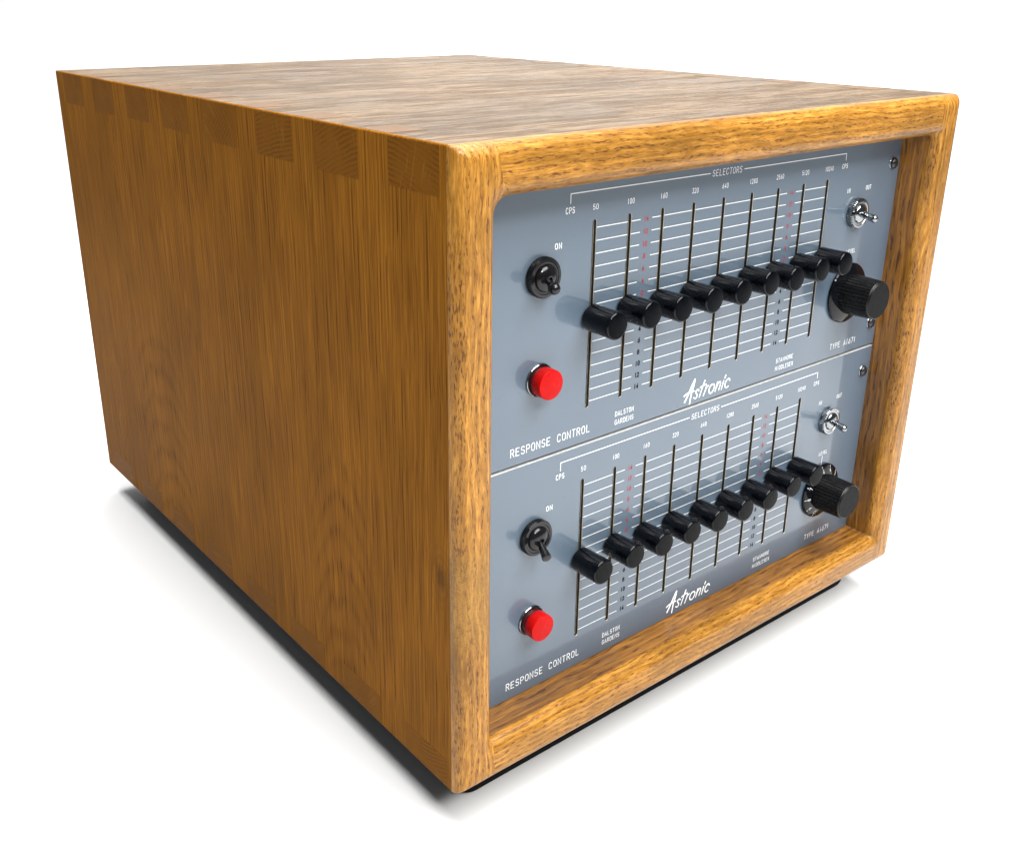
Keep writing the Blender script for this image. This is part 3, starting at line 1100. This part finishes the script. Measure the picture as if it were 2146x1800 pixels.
    label_word('DALSTON', 171.1, 240.9, 3.7, 19.4, sw=0.44, gapr=0.62)
    label_word('GARDENS', 171.1, 234.1, 3.7, 19.6, sw=0.44, gapr=0.62)
    label_word('STANMORE', 365.2, 240.9, 3.6, 23.3, sw=0.44, gapr=0.62)
    label_word('MIDDLESEX', 365.0, 233.9, 3.6, 24.6, sw=0.44, gapr=0.62)
    label_word('TYPE A1671', 444.4, 236.4, 4.9, 39.4, sw=0.60, gapr=0.6)
    # dB figures, red above and black below
    for v in range(2, 15, 2):
        for sgn, mt in ((1, M_RED), (-1, M_BLK)):
            for cx in (191.8, 360.0):
                s = str(v)
                label_word(s, cx, zrow(v * sgn), 3.3, 1.9 if len(s) == 1 else 4.0, True, 0.68 if mt is M_RED else 0.9, mt, gapr=0.8)
    lg = Writer()
    for kx, pts in LOGO.items():
        w = 1.75 if kx in ('A1', 'A2') else (1.45 if kx == 'A3' else 1.35)
        # smooth the brush strokes
        q = [Vector(p) for p in pts]
        sm = []
        for i in range(len(q) - 1):
            p0, p1, p2, p3 = q[max(i - 1, 0)], q[i], q[i + 1], q[min(i + 2, len(q) - 1)]
            for s_ in range(5):
                u = s_ / 5
                sm.append(tuple(0.5 * ((2 * p1) + (p2 - p0) * u + (2 * p0 - 5 * p1 + 4 * p2 - p3) * u * u + (3 * p1 - p0 - 3 * p2 + p3) * u ** 3)))
        sm.append(tuple(q[-1]))
        ribbon(lg.bm, sm, w * 1.05, w * 0.85, lift=lg.lift())
    lg.done('script_lettering', M_WHITE, plate)

    # ---- nine slider knobs
    kz = ([324.4, 325.4, 323.9, 324.6, 324.3, 325.9, 324.6, 326.1, 326.4] if not low else
          [131.1, 132.0, 130.8, 129.9, 129.6, 128.4, 128.7, 130.8, 131.1])
    for i, sx in enumerate(SLOTS):
        z = kz[i] - (dz if low else 0)
        kme = ME_SLIDER if not low else ME_SLIDER_LOW
        ko = link('slider_knob', kme, None, unit, at(sx, z))
        ko.rotation_euler = (0, random.uniform(0, 1.0), 0)
        bm = bmesh.new()
        box(bm, -0.9 * MM, 0.9 * MM, -1.7 * MM, 13 * MM, -2.2 * MM, 2.2 * MM)
        link('stem', finish(bm, 'stem'), M_STEEL, ko)
        ko.rotation_euler = (math.radians(random.uniform(-1.3, 1.3)), 0, math.radians(random.uniform(-1.2, 1.2)))
        if low:
            # brass grub screw let into the barrel near its foot, facing the viewer's left
            ang = math.radians(-18 + random.uniform(-7, 7))
            dvec = Vector((-math.cos(ang), 0, math.sin(ang)))
            bm = bmesh.new()
            c0 = dvec * 9.2 + Vector((0, -8.6, 0))
            c1 = dvec * 10.06 + Vector((0, -8.6, 0))
            cyl_between(bm, c0, c1, [(0, 1.7), (0.9, 1.7), (0.92, 1.35), (0.8, 1.2), (0.8, 0)], 18)
            link('grub_screw', finish(bm, 'grub_screw', 30), M_BRASS, ko)

    # ---- power toggle
    def toggle(x, z, nut_me, dome_me, mat, tip, ball, nm='toggle_switch', lever_mat=None):
        nut = link(nm, nut_me, mat if not nut_me.materials else None, unit, at(x, z))
        if nut.data.materials and nut.data.materials[0] != mat:
            nut.data = nut_me.copy()
            nut.data.materials.clear()
            nut.data.materials.append(mat)
        link('bushing', dome_me, mat if not dome_me.materials else None, nut)
        link('lever', lever_mesh(tip, ball), lever_mat or mat, nut)
        return nut
    if low:
        toggle(93.9, 361.2, ME_NUT, ME_DOME, M_BLACKNUT, (-5.8, -21.4, -7.0), 'flat')
        toggle(455.9, 359.8, ME_NUT2, ME_DOME2, M_CHROME, (-5.9, -24.5, -0.4), 'cone')
    else:
        toggle(93.6, 360.9, ME_NUT, ME_DOME, M_BLACKNUT, (-6.6, -22.6, -4.0), 'round')
        toggle(455.7, 359.7, ME_NUT2, ME_DOME2, M_CHROME, (-5.7, -24.6, -1.4), 'cone')

    # ---- red push button
    bx, bz = (94.0, 287.8) if not low else (92.6, 290.0)
    bez = link('push_button', ME_BEZEL, M_CHROME if not ME_BEZEL.materials else None, unit, at(bx, bz))
    link('button_neck', ME_NECK, M_NECK if not ME_NECK.materials else None, bez)
    capo = link('button_cap', ME_CAP, M_CAP if not ME_CAP.materials else None, bez)
    if low:
        capo.location = (0, -0.0012, 0)

    # ---- level knob
    kx_, kz_ = (457.0, 287.9) if not low else (458.0, 286.6)
    body = link('level_knob', ME_BODY, None, unit, at(kx_, kz_))
    link('dial_skirt', ME_SKIRT, M_BAKE if not ME_SKIRT.materials else None, body)
    if low:
        # figures 0..10 round the skirt, running anticlockwise from the mark
        wd = Writer()

        def cone_h(r):
            return 3.2 + (26.4 - r) / (26.4 - 18.5) * 2.8

        def conv_factory(th0, lift):
            def conv(v):
                # v.x = tangential mm (clockwise +), v.y = radius
                r = v.y
                a = th0 - v.x / 22.0
                return (r * math.sin(-a) * -1 * -1 * MM if False else -r * math.sin(a) * MM,
                        -(cone_h(min(r, 26.3)) + lift) * MM, r * math.cos(a) * MM)
            return conv
        for n_ in range(0, 11):
            th0 = math.radians((n_ - 4.7) * 29.5)
            ribbon(wd.bm, [(0, 24.4), (0, 26.2)], 0.38, conv=conv_factory(th0, 0.06))
            s = str(n_)
            gw_ = 2.0
            tw = len(s) * gw_ + (len(s) - 1) * 0.6
            x_ = -tw / 2
            for ch in s:
                for j, st in enumerate(GL[ch]):
                    ribbon(wd.bm, [(x_ + u * gw_, 20.2 + v * 1.85) for u, v in st], 0.36, conv=conv_factory(th0, 0.07 + 0.02 * j))
                x_ += gw_ + 0.6
        wd.done('dial_figures', M_WHITE, body)

    # ---- panel screws
    for (sx_, sz_) in ((504.6, 397.9), (505.2, 250.9), (45.0, 397.9), (45.0, 250.9)):
        s_ = link('panel_screw', ME_SCREW, M_STEEL if not ME_SCREW.materials else None, unit, at(sx_, sz_))
        link('washer', ME_WASH, M_WASHER if not ME_WASH.materials else None, s_)
    return unit


ME_SLIDER.materials.append(M_BAKE)
ME_SLIDER.materials.append(M_BAKE_MATT)
split_face_mats(ME_SLIDER, 26.5)
ME_SLIDER_LOW = ME_SLIDER.copy()
ME_SLIDER_LOW.materials[1] = M_BAKE_LOW
ME_BODY.materials.append(M_FLUTE)
ME_BODY.materials.append(M_BAKE_LOW)
split_face_mats(ME_BODY, 33.2)
ME_BEZEL = finish(lathe([(10.9, 0.05), (11.9, 0.05), (12.2, 0.5), (12.1, 1.3), (11.5, 1.7), (11.0, 1.3), (10.9, 0.2)], 56), 'push_button', 50)
ME_NECK = finish(lathe([(10.85, 0.3), (10.3, 0.6), (10.1, 1.0), (10.1, 5.0), (0, 5.0)], 48), 'button_neck', 30)
cp_prof = [(9.6, 4.6), (10.7, 4.6), (10.85, 4.9), (10.75, 12.4)]
for i in range(1, 5):
    a = math.pi / 2 * i / 4
    cp_prof.append((10.75 - 0.6 * (1 - math.cos(a)), 12.4 + 0.6 * math.sin(a)))
cp_prof += [(0, 13.1)]
ME_CAP = finish(lathe(cp_prof, 64), 'button_cap', 35)

make_unit('upper', 'upper blue grey equalizer panel whose sliders stand level with black round toggle tip')
make_unit('lower', 'lower blue grey equalizer panel with numbered level dial just above the bottom rail')
